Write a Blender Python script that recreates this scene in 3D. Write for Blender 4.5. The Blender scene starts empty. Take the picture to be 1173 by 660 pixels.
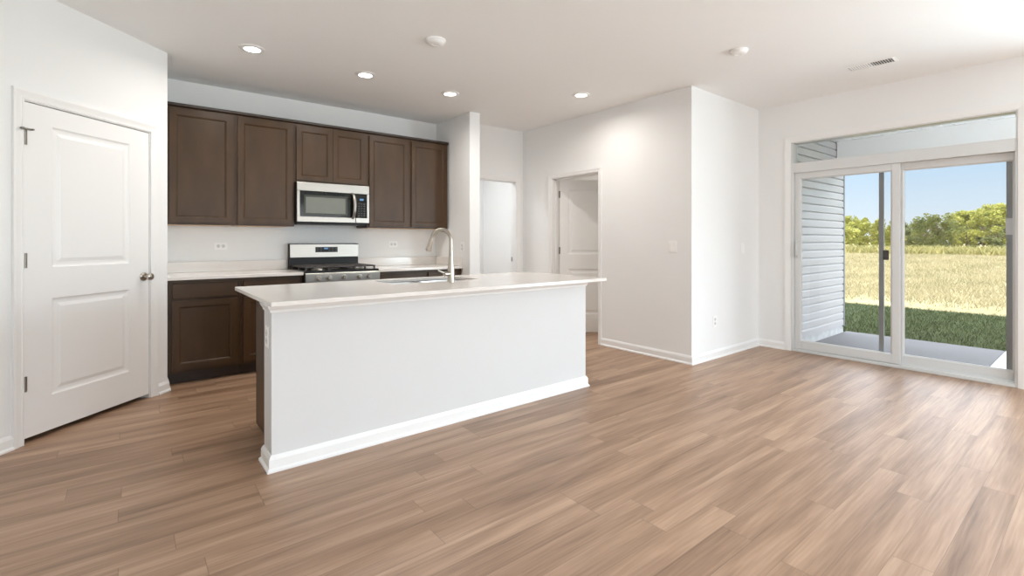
import bpy, bmesh, math, random
from mathutils import Vector, Matrix
PI = math.pi
R = math.radians
random.seed(7)
SC = bpy.context.scene
COL = SC.collection

# ------------------------------------------------------------------ camera
cam_d = bpy.data.cameras.new('camera')
cam_d.sensor_width = 36.0
cam_d.lens = 553.0 / 1173 * 36
cam_d.shift_y = -(330 - 275.7) / 1173
cam_d.clip_start = 0.05
cam_d.clip_end = 1000
cam = bpy.data.objects.new('camera', cam_d)
cam.location = (0, 0, 1.22)
cam.rotation_euler = (PI / 2, 0, R(51.5 - 90))
COL.objects.link(cam)
SC.camera = cam

# ------------------------------------------------------------------ view
vs = SC.view_settings
SC.display_settings.display_device = 'sRGB'
vs.view_transform = 'Standard'
vs.look = 'None'
vs.exposure = 0.0
vs.gamma = 1.0
vs.use_curve_mapping = False
SC.cycles.use_denoising = True
SC.cycles.max_bounces = 10
SC.cycles.diffuse_bounces = 6
SC.cycles.transparent_max_bounces = 24
SC.cycles.caustics_reflective = False
SC.cycles.caustics_refractive = False
SC.cycles.sample_clamp_indirect = 6

# ------------------------------------------------------------------ sky, sun, added fill lamps
W = bpy.data.worlds.new('sky')
SC.world = W
W.use_nodes = True
wn = W.node_tree
bg = wn.nodes['Background']
tc = wn.nodes.new('ShaderNodeTexCoord')
sp = wn.nodes.new('ShaderNodeSeparateXYZ')
rmp = wn.nodes.new('ShaderNodeValToRGB')
rmp.color_ramp.elements[0].position = 0.0
rmp.color_ramp.elements[0].color = (0.92, 0.98, 1.04, 1)
rmp.color_ramp.elements[1].position = 0.55
rmp.color_ramp.elements[1].color = (0.86, 0.90, 0.96, 1)
e = rmp.color_ramp.elements.new(0.05); e.color = (0.79, 0.94, 1.06, 1)
e = rmp.color_ramp.elements.new(0.16); e.color = (0.54, 0.80, 1.06, 1)
e = rmp.color_ramp.elements.new(0.30); e.color = (0.80, 0.87, 0.96, 1)
wn.links.new(tc.outputs['Generated'], sp.inputs[0])
wn.links.new(sp.outputs['Z'], rmp.inputs[0])
wn.links.new(rmp.outputs[0], bg.inputs['Color'])
mr = wn.nodes.new('ShaderNodeMapRange')      # extra sky strength added overhead to brighten porch and floor
mr.inputs['From Min'].default_value = 0.12; mr.inputs['From Max'].default_value = 0.24
mr.inputs['To Min'].default_value = 1.0; mr.inputs['To Max'].default_value = 5.0
wn.links.new(sp.outputs['Z'], mr.inputs['Value'])
wn.links.new(mr.outputs[0], bg.inputs['Strength'])

def light(name, kind, loc, rot, energy, color=(1, 1, 1), **kw):
    d = bpy.data.lights.new(name, kind)
    d.energy = energy
    d.color = color
    for k, v in kw.items():
        setattr(d, k, v)
    o = bpy.data.objects.new(name, d)
    o.location = loc
    o.rotation_euler = rot
    COL.objects.link(o)
    return o

# sun travels towards +x (out over the lawn) at 41 degrees
sun_dir = Vector((math.cos(R(41)), 0.10, -math.sin(R(41))))
sun = light('sun', 'SUN', (0, 0, 20), sun_dir.to_track_quat('-Z', 'Y').to_euler(), 3.1, (1.0, 0.95, 0.86), angle=R(0.6))
# area lamps at unseen window openings, added to light island, ceiling and floor
BACK_FILL_W, SIDE_W = 56.0, 188.0
light('daylight_fill', 'AREA', (1.0, -3.5, 1.45), (PI / 2 - 0.6, 0, 0), BACK_FILL_W, (0.93, 0.965, 1.0), shape='RECTANGLE', size=1.7, size_y=1.7)
light('daylight_fill', 'AREA', (3.9, -3.5, 1.45), (PI / 2 - 0.6, 0, 0), BACK_FILL_W, (0.93, 0.965, 1.0), shape='RECTANGLE', size=1.7, size_y=1.7)
light('daylight_fill', 'AREA', (6.0, -1.3, 1.30), (PI / 2, 0, PI / 2), SIDE_W, (0.75, 0.90, 1.0), shape='RECTANGLE', size=2.0, size_y=2.0)
LAMP_W = 8.6                      # each recessed lamp
LAMP_C = (1.0, 0.945, 0.89)

# ------------------------------------------------------------------ materials
def mat(name, col, rough=0.5, metal=0.0, var=0.06, scale=6.0, stretch=(1, 1, 1), bump=0.0, bscale=60.0, spec=0.5, emit=None, estr=0.0, coat=0.0):
    m = bpy.data.materials.new(name)
    m.use_nodes = True
    nt = m.node_tree
    b = nt.nodes['Principled BSDF']
    t = nt.nodes.new('ShaderNodeTexCoord')
    mp = nt.nodes.new('ShaderNodeMapping')
    mp.inputs['Scale'].default_value = stretch
    nz = nt.nodes.new('ShaderNodeTexNoise')
    nz.inputs['Scale'].default_value = scale
    nz.inputs['Detail'].default_value = 4
    mx = nt.nodes.new('ShaderNodeMix'); mx.data_type = 'RGBA'
    mx.inputs['A'].default_value = tuple(c * (1 - var) for c in col) + (1,)
    mx.inputs['B'].default_value = tuple(min(1, c * (1 + var)) for c in col) + (1,)
    nt.links.new(t.outputs['Object'], mp.inputs[0])
    nt.links.new(mp.outputs[0], nz.inputs['Vector'])
    nt.links.new(nz.outputs[0], mx.inputs['Factor'])
    nt.links.new(mx.outputs['Result'], b.inputs['Base Color'])
    b.inputs['Roughness'].default_value = rough
    b.inputs['Metallic'].default_value = metal
    b.inputs['Specular IOR Level'].default_value = spec
    b.inputs['Coat Weight'].default_value = coat
    if bump:
        n2 = nt.nodes.new('ShaderNodeTexNoise')
        n2.inputs['Scale'].default_value = bscale
        nt.links.new(mp.outputs[0], n2.inputs['Vector'])
        bp = nt.nodes.new('ShaderNodeBump')
        bp.inputs['Strength'].default_value = bump
        bp.inputs['Distance'].default_value = 0.002
        nt.links.new(n2.outputs[0], bp.inputs['Height'])
        nt.links.new(bp.outputs[0], b.inputs['Normal'])
    if emit:
        b.inputs['Emission Color'].default_value = tuple(emit) + (1,)
        b.inputs['Emission Strength'].default_value = estr
    return m

M = {}
M['wall'] = mat('wall_paint', (0.862, 0.868, 0.862), 0.75, var=0.008, scale=2, bump=0.05, bscale=180, spec=0.25)
M['ceil'] = mat('ceiling_paint', (0.925, 0.93, 0.925), 0.9, var=0.01, scale=2, bump=0.06, bscale=150, spec=0.15)
M['trim'] = mat('white_trim_paint', (0.87, 0.87, 0.86), 0.4, var=0.01, spec=0.4)
M['island'] = mat('island_white_paint', (0.70, 0.70, 0.695), 0.55, var=0.01, spec=0.3)
M['dark'] = mat('espresso_wood', (0.062, 0.034, 0.016), 0.36, var=0.55, scale=3.5, stretch=(1.6, 1.6, 0.55), bump=0.04, bscale=90, spec=0.3)
M['darker'] = mat('darker_espresso_wood', (0.035, 0.021, 0.014), 0.45, var=0.25, scale=5)  # darker espresso for the crown strip and toe kicks
M['birch'] = mat('cabinet_underside_birch', (0.62, 0.42, 0.25), 0.5, var=0.1, scale=4, stretch=(0.4, 6, 1))
M['quartz'] = mat('white_quartz', (0.78, 0.745, 0.705), 0.14, var=0.035, scale=5, spec=0.5)
M['steel'] = mat('brushed_stainless', (0.44, 0.42, 0.385), 0.33, 1.0, var=0.05, scale=8, stretch=(0.3, 20, 20))
M['sinksteel'] = mat('sink_stainless', (0.55, 0.55, 0.54), 0.3, 1.0, var=0.05, scale=10)
M['nickel'] = mat('brushed_nickel', (0.47, 0.43, 0.375), 0.28, 1.0, var=0.05, scale=20)
M['steel_pale'] = mat('pale_brushed_stainless', (0.36, 0.34, 0.31), 0.33, 1.0, var=0.06, scale=8, stretch=(0.3, 20, 20))
M['hinge'] = mat('satin_hinge_metal', (0.26, 0.24, 0.21), 0.4, 1.0, var=0.05)
M['black'] = mat('black_enamel', (0.012, 0.012, 0.012), 0.18, var=0.1)
M['matblack'] = mat('matte_black_plastic', (0.014, 0.014, 0.014), 0.45, var=0.1, spec=0.3)
M['iron'] = mat('cast_iron', (0.06, 0.05, 0.045), 0.5, 0.1, var=0.2, scale=40, bump=0.2)
M['ovenborder'] = mat('smoked_glass_border', (0.045, 0.05, 0.04), 0.25, spec=0.2)
M['ovenglass'] = mat('dark_oven_glass', (0.006, 0.007, 0.005), 0.08, var=0.05, spec=0.22)
M['ovenscreen'] = mat('perforated_oven_screen', (0.17, 0.18, 0.155), 0.3, var=0.05, spec=0.25)
M['display'] = mat('blue_clock_display', (0.02, 0.05, 0.09), 0.3, emit=(0.08, 0.26, 0.55), estr=0.8)
M['key'] = mat('grey_keypad_print', (0.05, 0.05, 0.05), 0.4)
M['socket'] = mat('shaded_socket_face', (0.72, 0.72, 0.71), 0.4, var=0.01)  # greyer than the plate: soft shading put into the colour
M['plate'] = mat('white_plastic', (0.93, 0.93, 0.92), 0.35, var=0.01)
M['slot'] = mat('outlet_slot_grey', (0.20, 0.20, 0.20), 0.6)
M['lens'] = mat('lamp_lens', (0.9, 0.9, 0.9), 0.4, emit=(1.0, 0.95, 0.88), estr=9)
M['vinyl'] = mat('white_vinyl', (0.69, 0.70, 0.695), 0.4, var=0.01)
M['screenframe'] = mat('grey_aluminium', (0.40, 0.415, 0.42), 0.45, 0.0, var=0.05)
M['brownplastic'] = mat('brown_plastic', (0.05, 0.032, 0.022), 0.4)
M['sticker'] = mat('pale_paper_sticker', (0.92, 0.92, 0.92), 0.6)
M['siding'] = mat('pale_grey_vinyl_siding', (0.555, 0.535, 0.53), 0.5, var=0.02, scale=3)
M['corner'] = mat('shaded_corner_post', (0.22, 0.23, 0.24), 0.5, var=0.03)  # grey puts the shade on the siding's end into the colour
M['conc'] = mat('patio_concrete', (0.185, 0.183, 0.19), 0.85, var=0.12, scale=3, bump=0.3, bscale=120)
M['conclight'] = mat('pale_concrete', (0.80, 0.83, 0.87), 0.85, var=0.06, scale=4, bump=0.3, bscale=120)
M['soffit'] = mat('white_soffit', (0.93, 0.925, 0.91), 0.5, var=0.01)
M['found'] = mat('foundation_concrete', (0.58, 0.58, 0.57), 0.9, var=0.25, scale=14)
M['roof'] = mat('roof_shingle', (0.10, 0.10, 0.10), 0.9, var=0.2, scale=20)
M['bark'] = mat('tree_bark', (0.16, 0.11, 0.075), 0.9, var=0.3, scale=8)
M['vent_dark'] = mat('vent_duct_grey', (0.10, 0.10, 0.10), 0.7)

def leafmat(name, c1, c2, trans=0.35, nscale=1.3, stretch=1.0):
    m = bpy.data.materials.new(name); m.use_nodes = True
    nt = m.node_tree
    b = nt.nodes['Principled BSDF']; out = nt.nodes['Material Output']
    g = nt.nodes.new('ShaderNodeNewGeometry')
    oi = nt.nodes.new('ShaderNodeTexNoise'); oi.inputs['Scale'].default_value = nscale
    oi.inputs['Detail'].default_value = 5
    mp = nt.nodes.new('ShaderNodeMapping'); mp.inputs['Scale'].default_value = (1, stretch, 1)
    nt.links.new(g.outputs['Position'], mp.inputs[0]); nt.links.new(mp.outputs[0], oi.inputs['Vector'])
    ad = nt.nodes.new('ShaderNodeMath'); ad.operation = 'ADD'
    sb = nt.nodes.new('ShaderNodeMath'); sb.operation = 'MULTIPLY_ADD'
    nt.links.new(g.outputs['Random Per Island'], sb.inputs[0]); sb.inputs[1].default_value = 0.7; sb.inputs[2].default_value = -0.35
    nt.links.new(oi.outputs[0], ad.inputs[0]); nt.links.new(sb.outputs[0], ad.inputs[1])
    mx = nt.nodes.new('ShaderNodeMix'); mx.data_type = 'RGBA'
    mx.inputs['A'].default_value = c1 + (1,); mx.inputs['B'].default_value = c2 + (1,)
    nt.links.new(ad.outputs[0], mx.inputs['Factor'])
    nt.links.new(mx.outputs['Result'], b.inputs['Base Color'])
    b.inputs['Roughness'].default_value = 0.6
    b.inputs['Specular IOR Level'].default_value = 0.2
    tr = nt.nodes.new('ShaderNodeBsdfTranslucent')
    nt.links.new(mx.outputs['Result'], tr.inputs['Color'])
    ms = nt.nodes.new('ShaderNodeMixShader'); ms.inputs[0].default_value = trans
    nt.links.new(b.outputs[0], ms.inputs[1]); nt.links.new(tr.outputs[0], ms.inputs[2])
    nt.links.new(ms.outputs[0], out.inputs['Surface'])
    return m

M['leaf_a'] = leafmat('yellow_green_leaves', (0.20, 0.23, 0.05), (0.52, 0.49, 0.13))
M['leaf_b'] = leafmat('mid_green_leaves', (0.13, 0.165, 0.055), (0.37, 0.37, 0.13))
M['leaf_c'] = leafmat('olive_leaves', (0.10, 0.13, 0.05), (0.31, 0.31, 0.12))
M['weed'] = leafmat('olive_weeds', (0.20, 0.19, 0.06), (0.46, 0.41, 0.17), 0.3, 0.3)
M['lawnblade'] = leafmat('lawn_blades', (0.042, 0.058, 0.020), (0.078, 0.10, 0.036), 0.15)
M['hayblade'] = leafmat('meadow_blades', (0.15, 0.145, 0.06), (0.52, 0.44, 0.27), 0.3, 0.35, 1.6)

def glassmat(name, tint=(0.98, 0.98, 0.98), refl=0.06):
    m = bpy.data.materials.new(name); m.use_nodes = True
    nt = m.node_tree; nt.nodes.clear()
    out = nt.nodes.new('ShaderNodeOutputMaterial')
    t = nt.nodes.new('ShaderNodeBsdfTransparent'); t.inputs[0].default_value = tint + (1,)
    g = nt.nodes.new('ShaderNodeBsdfGlossy'); g.inputs['Roughness'].default_value = 0.0
    lw = nt.nodes.new('ShaderNodeFresnel'); lw.inputs['IOR'].default_value = 1.35
    ms = nt.nodes.new('ShaderNodeMixShader')
    nt.links.new(lw.outputs[0], ms.inputs[0])
    nt.links.new(t.outputs[0], ms.inputs[1]); nt.links.new(g.outputs[0], ms.inputs[2])
    nt.links.new(ms.outputs[0], out.inputs['Surface'])
    return m
M['glass'] = glassmat('clear_glass')

def screenmat():
    m = bpy.data.materials.new('fine_insect_mesh'); m.use_nodes = True
    nt = m.node_tree; nt.nodes.clear()
    out = nt.nodes.new('ShaderNodeOutputMaterial')
    t = nt.nodes.new('ShaderNodeBsdfTransparent')
    d = nt.nodes.new('ShaderNodeBsdfDiffuse'); d.inputs[0].default_value = (0.12, 0.12, 0.12, 1)
    ms = nt.nodes.new('ShaderNodeMixShader'); ms.inputs[0].default_value = 0.04
    nt.links.new(t.outputs[0], ms.inputs[1]); nt.links.new(d.outputs[0], ms.inputs[2])
    nt.links.new(ms.outputs[0], out.inputs['Surface'])
    return m
M['screen'] = screenmat()

def floormat():
    m = bpy.data.materials.new('vinyl_plank_floor'); m.use_nodes = True
    nt = m.node_tree; N = nt.nodes; L = nt.links
    b = N['Principled BSDF']
    g = N.new('ShaderNodeNewGeometry')
    s = N.new('ShaderNodeSeparateXYZ'); L.new(g.outputs['Position'], s.inputs[0])
    def mth(op, a, bb=None, c=None):
        n = N.new('ShaderNodeMath'); n.operation = op
        for i, v in enumerate((a, bb, c)):
            if v is None: continue
            if isinstance(v, (int, float)): n.inputs[i].default_value = v
            else: L.new(v, n.inputs[i])
        return n.outputs[0]
    PW, PL = 0.1265, 1.22
    yv = mth('DIVIDE', mth('ADD', s.outputs['Y'], 18.933), PW)
    row = mth('FLOOR', yv); fy = mth('FRACT', yv)
    wn1 = N.new('ShaderNodeTexWhiteNoise'); wn1.noise_dimensions = '1D'; L.new(row, wn1.inputs['W'])
    xv = mth('ADD', mth('DIVIDE', mth('ADD', s.outputs['X'], 20.0), PL), wn1.outputs['Value'])
    colm = mth('FLOOR', xv); fx = mth('FRACT', xv)
    cv = N.new('ShaderNodeCombineXYZ'); L.new(row, cv.inputs[0]); L.new(colm, cv.inputs[1])
    wn2 = N.new('ShaderNodeTexWhiteNoise'); wn2.noise_dimensions = '2D'; L.new(cv.outputs[0], wn2.inputs['Vector'])
    rnd = wn2.outputs['Value']
    # grain: stretched noise shifted per plank
    off = N.new('ShaderNodeCombineXYZ')
    L.new(mth('MULTIPLY_ADD', rnd, 37.0, s.outputs['X']), off.inputs[0])
    L.new(mth('MULTIPLY_ADD', rnd, 11.0, s.outputs['Y']), off.inputs[1])
    def noise(sx, sy, scale, det, dist=0.0):
        mp = N.new('ShaderNodeMapping'); mp.inputs['Scale'].default_value = (sx, sy, 1)
        L.new(off.outputs[0], mp.inputs[0])
        n = N.new('ShaderNodeTexNoise'); n.inputs['Scale'].default_value = scale
        n.inputs['Detail'].default_value = det; n.inputs['Distortion'].default_value = dist
        L.new(mp.outputs[0], n.inputs['Vector']); return n.outputs[0]
    broad = noise(0.55, 7.0, 1.5, 4, 0.5)
    fine = noise(1.2, 30.0, 3.0, 5, 0.3)
    tone = mth('ADD', mth('MULTIPLY', mth('SUBTRACT', broad, 0.5), 1.45), mth('MULTIPLY', mth('SUBTRACT', fine, 0.5), 0.75))
    tone = mth('ADD', tone, mth('MULTIPLY', mth('SUBTRACT', rnd, 0.5), 0.20))
    tone = mth('ADD', tone, 0.5)
    cr = N.new('ShaderNodeValToRGB')
    el = cr.color_ramp.elements
    el[0].position = 0.0; el[0].color = (0.165, 0.090, 0.048, 1)
    el[1].position = 1.0; el[1].color = (0.540, 0.360, 0.240, 1)
    q = el.new(0.5); q.color = (0.355, 0.218, 0.136, 1)
    L.new(tone, cr.inputs[0])
    # seams
    def seam(fr, w):
        return mth('MAXIMUM', mth('LESS_THAN', fr, w), mth('GREATER_THAN', fr, 1 - w))
    sm = mth('MAXIMUM', seam(fy, 0.007), seam(fx, 0.0011))
    mx = N.new('ShaderNodeMix'); mx.data_type = 'RGBA'
    L.new(mth('MULTIPLY', sm, 0.5), mx.inputs['Factor']); L.new(cr.outputs[0], mx.inputs['A'])
    mx.inputs['B'].default_value = (0.07, 0.042, 0.028, 1)
    L.new(mx.outputs['Result'], b.inputs['Base Color'])
    b.inputs['Roughness'].default_value = 0.42
    b.inputs['Specular IOR Level'].default_value = 0.75
    bp = N.new('ShaderNodeBump'); bp.inputs['Strength'].default_value = 0.12; bp.inputs['Distance'].default_value = 0.002
    L.new(mth('SUBTRACT', fine, sm), bp.inputs['Height']); L.new(bp.outputs[0], b.inputs['Normal'])
    return m
M['floor'] = floormat()

def groundmat(name, c1, c2, scale):
    m = bpy.data.materials.new(name); m.use_nodes = True
    nt = m.node_tree; N = nt.nodes; L = nt.links
    b = N['Principled BSDF']; g = N.new('ShaderNodeNewGeometry')
    mp = N.new('ShaderNodeMapping'); L.new(g.outputs['Position'], mp.inputs[0])
    n1 = N.new('ShaderNodeTexNoise'); n1.inputs['Scale'].default_value = scale; n1.inputs['Detail'].default_value = 8; n1.inputs['Roughness'].default_value = 0.7
    L.new(mp.outputs[0], n1.inputs['Vector'])
    cr = N.new('ShaderNodeValToRGB')
    cr.color_ramp.elements[0].position = 0.3; cr.color_ramp.elements[0].color = c1 + (1,)
    cr.color_ramp.elements[1].position = 0.7; cr.color_ramp.elements[1].color = c2 + (1,)
    L.new(n1.outputs[0], cr.inputs[0]); L.new(cr.outputs[0], b.inputs['Base Color'])
    b.inputs['Roughness'].default_value = 0.95; b.inputs['Specular IOR Level'].default_value = 0.1
    return m
M['lawn'] = groundmat('mown_lawn', (0.05, 0.068, 0.024), (0.08, 0.10, 0.04), 1.5)
M['meadow'] = groundmat('dry_meadow', (0.20, 0.18, 0.08), (0.46, 0.39, 0.23), 0.3)

# ------------------------------------------------------------------ mesh helpers
class MB:
    def __init__(s): s.bm = bmesh.new()
    def box(s, x0, x1, y0, y1, z0, z1, bev=0.0, seg=2):
        bm = s.bm
        x0, x1 = min(x0, x1), max(x0, x1); y0, y1 = min(y0, y1), max(y0, y1); z0, z1 = min(z0, z1), max(z0, z1)
        v = [bm.verts.new((x, y, z)) for x in (x0, x1) for y in (y0, y1) for z in (z0, z1)]
        fs = [bm.faces.new([v[i] for i in f]) for f in ((0, 1, 3, 2), (4, 6, 7, 5), (0, 4, 5, 1), (2, 3, 7, 6), (0, 2, 6, 4), (1, 5, 7, 3))]
        if bev > 0:
            es = list({e for f in fs for e in f.edges})
            bmesh.ops.bevel(bm, geom=es, offset=bev, segments=seg, profile=0.5, affect='EDGES')
        return s
    def quad(s, pts):
        s.bm.faces.new([s.bm.verts.new(p) for p in pts]); return s
    def prism(s, poly, a0, a1, axis='x'):
        def P(u, v, a):
            return {'x': (a, u, v), 'y': (u, a, v), 'z': (u, v, a)}[axis]
        bm = s.bm
        A = [bm.verts.new(P(u, v, a0)) for u, v in poly]; B = [bm.verts.new(P(u, v, a1)) for u, v in poly]
        n = len(poly)
        bm.faces.new(A); bm.faces.new(B[::-1])
        for i in range(n):
            bm.faces.new((A[i], B[i], B[(i + 1) % n], A[(i + 1) % n]))
        return s
    def lathe(s, prof, c=(0, 0, 0), axis=(0, 0, 1), n=24):
        bm = s.bm
        q = Vector((0, 0, 1)).rotation_difference(Vector(axis).normalized())
        rings = []
        for r, h in prof:
            if r < 1e-6:
                rings.append([bm.verts.new(Vector(c) + q @ Vector((0, 0, h)))])
            else:
                rings.append([bm.verts.new(Vector(c) + q @ Vector((r * math.cos(2 * PI * i / n), r * math.sin(2 * PI * i / n), h))) for i in range(n)])
        for A, B in zip(rings, rings[1:]):
            for i in range(n):
                j = (i + 1) % n
                if len(A) == 1 and len(B) == 1: break
                if len(A) == 1: bm.faces.new((A[0], B[j], B[i]))
                elif len(B) == 1: bm.faces.new((A[i], A[j], B[0]))
                else: bm.faces.new((A[i], A[j], B[j], B[i]))
        return s
    def tube(s, pts, rad, n=12, cap=True):
        bm = s.bm
        pts = [Vector(p) for p in pts]
        if isinstance(rad, (int, float)): rad = [rad] * len(pts)
        rings = []; nrm = None
        for i, p in enumerate(pts):
            t = (pts[min(i + 1, len(pts) - 1)] - pts[max(i - 1, 0)]).normalized()
            if nrm is None:
                nrm = t.orthogonal().normalized()
            else:
                nrm = (nrm - t * nrm.dot(t)).normalized()
            bn = t.cross(nrm)
            rings.append([bm.verts.new(p + (nrm * math.cos(2 * PI * k / n) + bn * math.sin(2 * PI * k / n)) * rad[i]) for k in range(n)])
        for A, B in zip(rings, rings[1:]):
            for k in range(n):
                bm.faces.new((A[k], A[(k + 1) % n], B[(k + 1) % n], B[k]))
        if cap:
            bm.faces.new(rings[0][::-1]); bm.faces.new(rings[-1])
        return s
    def sweep(s, path, prof, plane='xy', base=0.0, closed=False):
        """path: 2d polyline; prof: (offset to the left of the path, height out of the plane)."""
        bm = s.bm
        P = [Vector(p) for p in path]; n = len(P)
        segs = [(P[(i + 1) % n] - P[i]).normalized() for i in range(n if closed else n - 1)]
        nor = [Vector((-d.y, d.x)) for d in segs]
        mit = []
        for i in range(n):
            if closed: a, b = nor[i - 1], nor[i]
            else: a, b = nor[max(i - 1, 0)], nor[min(i, n - 2)]
            mit.append((a + b) / (1 + a.dot(b)))
        def to3(p, h):
            return (p.x, p.y, base + h) if plane == 'xy' else (p.x, base + h, p.y)
        rows = [[bm.verts.new(to3(P[i] + mit[i] * u, h)) for u, h in prof] for i in range(n)]
        m = len(prof)
        for i in range(n if closed else n - 1):
            A, B = rows[i], rows[(i + 1) % n]
            for k in range(m):
                bm.faces.new((A[k], A[(k + 1) % m], B[(k + 1) % m], B[k]))
        if not closed:
            bm.faces.new(rows[0]); bm.faces.new(rows[-1][::-1])
        return s
    def slab(s, x0, x1, z0, z1, y0, y1, panels, rings, xin=None):
        """a door slab with front face at y0, back at y1; panels = (px0,px1,pz0,pz1) stacked upward, rings = (inset, depth)."""
        bm = s.bm
        def F(pts): bm.faces.new([bm.verts.new(p) for p in pts])
        def rect(a, b, c, d, y): F([(a, y, c), (b, y, c), (b, y, d), (a, y, d)])
        pz = z0
        if panels:
            a, b = panels[0][0], panels[0][1]
            rect(x0, a, z0, z1, y0); rect(b, x1, z0, z1, y0)
            for (pa, pb, c, d) in panels:
                rect(a, b, pz, c, y0); pz = d
                cur = [(pa, c), (pb, c), (pb, d), (pa, d)]; cy = y0
                for ins, dep in rings:
                    nx = [(pa + ins, c + ins), (pb - ins, c + ins), (pb - ins, d - ins), (pa + ins, d - ins)]
                    for i in range(4):
                        j = (i + 1) % 4
                        F([(cur[i][0], cy, cur[i][1]), (cur[j][0], cy, cur[j][1]), (nx[j][0], y0 + dep, nx[j][1]), (nx[i][0], y0 + dep, nx[i][1])])
                    cur = nx; cy = y0 + dep
                F([(p[0], cy, p[1]) for p in cur])
            rect(a, b, pz, z1, y0)
        else:
            rect(x0, x1, z0, z1, y0)
        F([(x0, y1, z0), (x0, y1, z1), (x1, y1, z1), (x1, y1, z0)])
        F([(x0, y0, z0), (x0, y0, z1), (x0, y1, z1), (x0, y1, z0)])
        F([(x1, y0, z0), (x1, y1, z0), (x1, y1, z1), (x1, y0, z1)])
        F([(x0, y0, z0), (x0, y1, z0), (x1, y1, z0), (x1, y0, z0)])
        F([(x0, y0, z1), (x1, y0, z1), (x1, y1, z1), (x0, y1, z1)])
        return s
    def build(s, name, m, parent=None, smooth=False, kind=None):
        bmesh.ops.remove_doubles(s.bm, verts=s.bm.verts, dist=1e-6)
        bmesh.ops.recalc_face_normals(s.bm, faces=s.bm.faces)
        me = bpy.data.meshes.new(name)
        s.bm.to_mesh(me); s.bm.free()
        me.materials.append(m if not isinstance(m, str) else M[m])
        if smooth:
            for p in me.polygons: p.use_smooth = True
            me.set_sharp_from_angle(angle=R(38))
        o = bpy.data.objects.new(name, me)
        COL.objects.link(o)
        if parent: o.parent = parent
        if kind: o['kind'] = kind
        return o

def thing(name, label, cat, loc=(0, 0, 0), rz=0.0, group=None, kind=None):
    o = bpy.data.objects.new(name, None)
    o.empty_display_size = 0.1
    o.location = loc; o.rotation_euler = (0, 0, rz)
    COL.objects.link(o)
    tag(o, label, cat, group, kind)
    return o
def tag(o, label=None, cat=None, group=None, kind=None):
    if label: o['label'] = label
    if cat: o['category'] = cat
    if group: o['group'] = group
    if kind: o['kind'] = kind
    return o
def copy_thing(o, loc, label=None, rot=None):
    r = o.copy(); COL.objects.link(r); r.location = loc
    if rot is not None: r.rotation_euler = rot
    if label: r['label'] = label
    for ch in o.children:
        c = ch.copy(); COL.objects.link(c); c.parent = r
        for g in ch.children:
            d = g.copy(); COL.objects.link(d); d.parent = c
    return r
S = 'structure'
H = 2.743

# ================================================================== THE SETTING
MB().box(-0.82, 5.90, -3.42, 7.6, -0.1, 0).box(5.90, 8.0, 2.50, 7.6, -0.1, 0).build('floor', 'floor', kind=S)
MB().box(-0.82, 5.90, -3.42, 7.6, H, H + 0.1).box(5.90, 8.0, 2.50, 7.6, H, H + 0.1).build('ceiling', 'ceil', kind=S)
MB().box(-1.3, 6.3, -4.0, 8.2, 2.86, 3.0).box(6.3, 8.32, -0.2, 8.2, 2.86, 3.0).build('roof', 'roof', kind=S)  # unseen flat slab to block sun; porch part cut short for sky light
MB().box(-0.82, 3.30, 5.56, 5.68, 0, H).build('wall_kitchen', 'wall', kind=S)
MB().box(3.155, 3.30, 4.765, 5.56, 0, H, 0.003, 1).build('wall_partition', 'wall', kind=S)
MB().box(0.13, 0.25, 4.81, 5.56, 0, H).build('wall_pantry_side', 'wall', kind=S)
# pantry wall: local frame, x along the wall (0 at the kitchen corner, negative towards the left)
PX = thing('wall_pantry', None, None, (0.25, 4.805, 0), R(45), kind=S)
OL, OR, OT = -1.046, -0.163, 2.062
MB().box(-1.345, OL, 0, 0.12, 0, H).box(OR, 0, 0, 0.12, 0, H).box(OL, OR, 0, 0.12, OT, H).build('wall_face', 'wall', PX)
MB().box(-0.82, -0.70, -3.42, 5.68, 0, H).build('wall_left', 'wall', kind=S)
wb = MB()
for a, b in ((-0.70, 0.15), (1.85, 3.05), (4.75, 5.90)): wb.box(a, b, -3.42, -3.3, 0, H)
for a, b in ((0.15, 1.85), (3.05, 4.75)): wb.box(a, b, -3.42, -3.3, 0, 0.6).box(a, b, -3.42, -3.3, 2.3, H)  # unseen window openings, added for the back fill lamps
wb.build('wall_back', 'wall', kind=S)
MB().box(3.30, 3.40, 5.20, 5.32, 0, H).box(4.22, 8.0, 5.20, 5.32, 0, H).box(3.40, 4.22, 5.20, 5.32, 2.035, H).build('wall_hall', 'wall', kind=S)
CY0, CY1 = 3.812, 4.617
MB().box(4.335, 4.455, 2.735, CY0, 0, H).box(4.335, 4.455, CY1, 5.20, 0, H).box(4.335, 4.455, CY0, CY1, 2.032, H).build('wall_bedroom', 'wall', kind=S)
MB().box(4.335, 5.90, 2.615, 2.735, 0, H).build('wall_corner', 'wall', kind=S)
EY0, EY1, ET = 0.52, 2.265, 2.305
MB().box(5.755, 5.90, -3.3, -2.3, 0, H).box(5.755, 5.90, -0.3, EY0, 0, H).box(5.755, 5.90, -2.3, -0.3, 0, 0.3).box(5.755, 5.90, -2.3, -0.3, 2.3, H).box(5.755, 5.90, EY1, 2.615, 0, H).box(5.755, 5.90, EY0, EY1, ET, H).build('wall_patio', 'wall', kind=S)  # includes an unseen opening added for the side fill lamp
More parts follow.
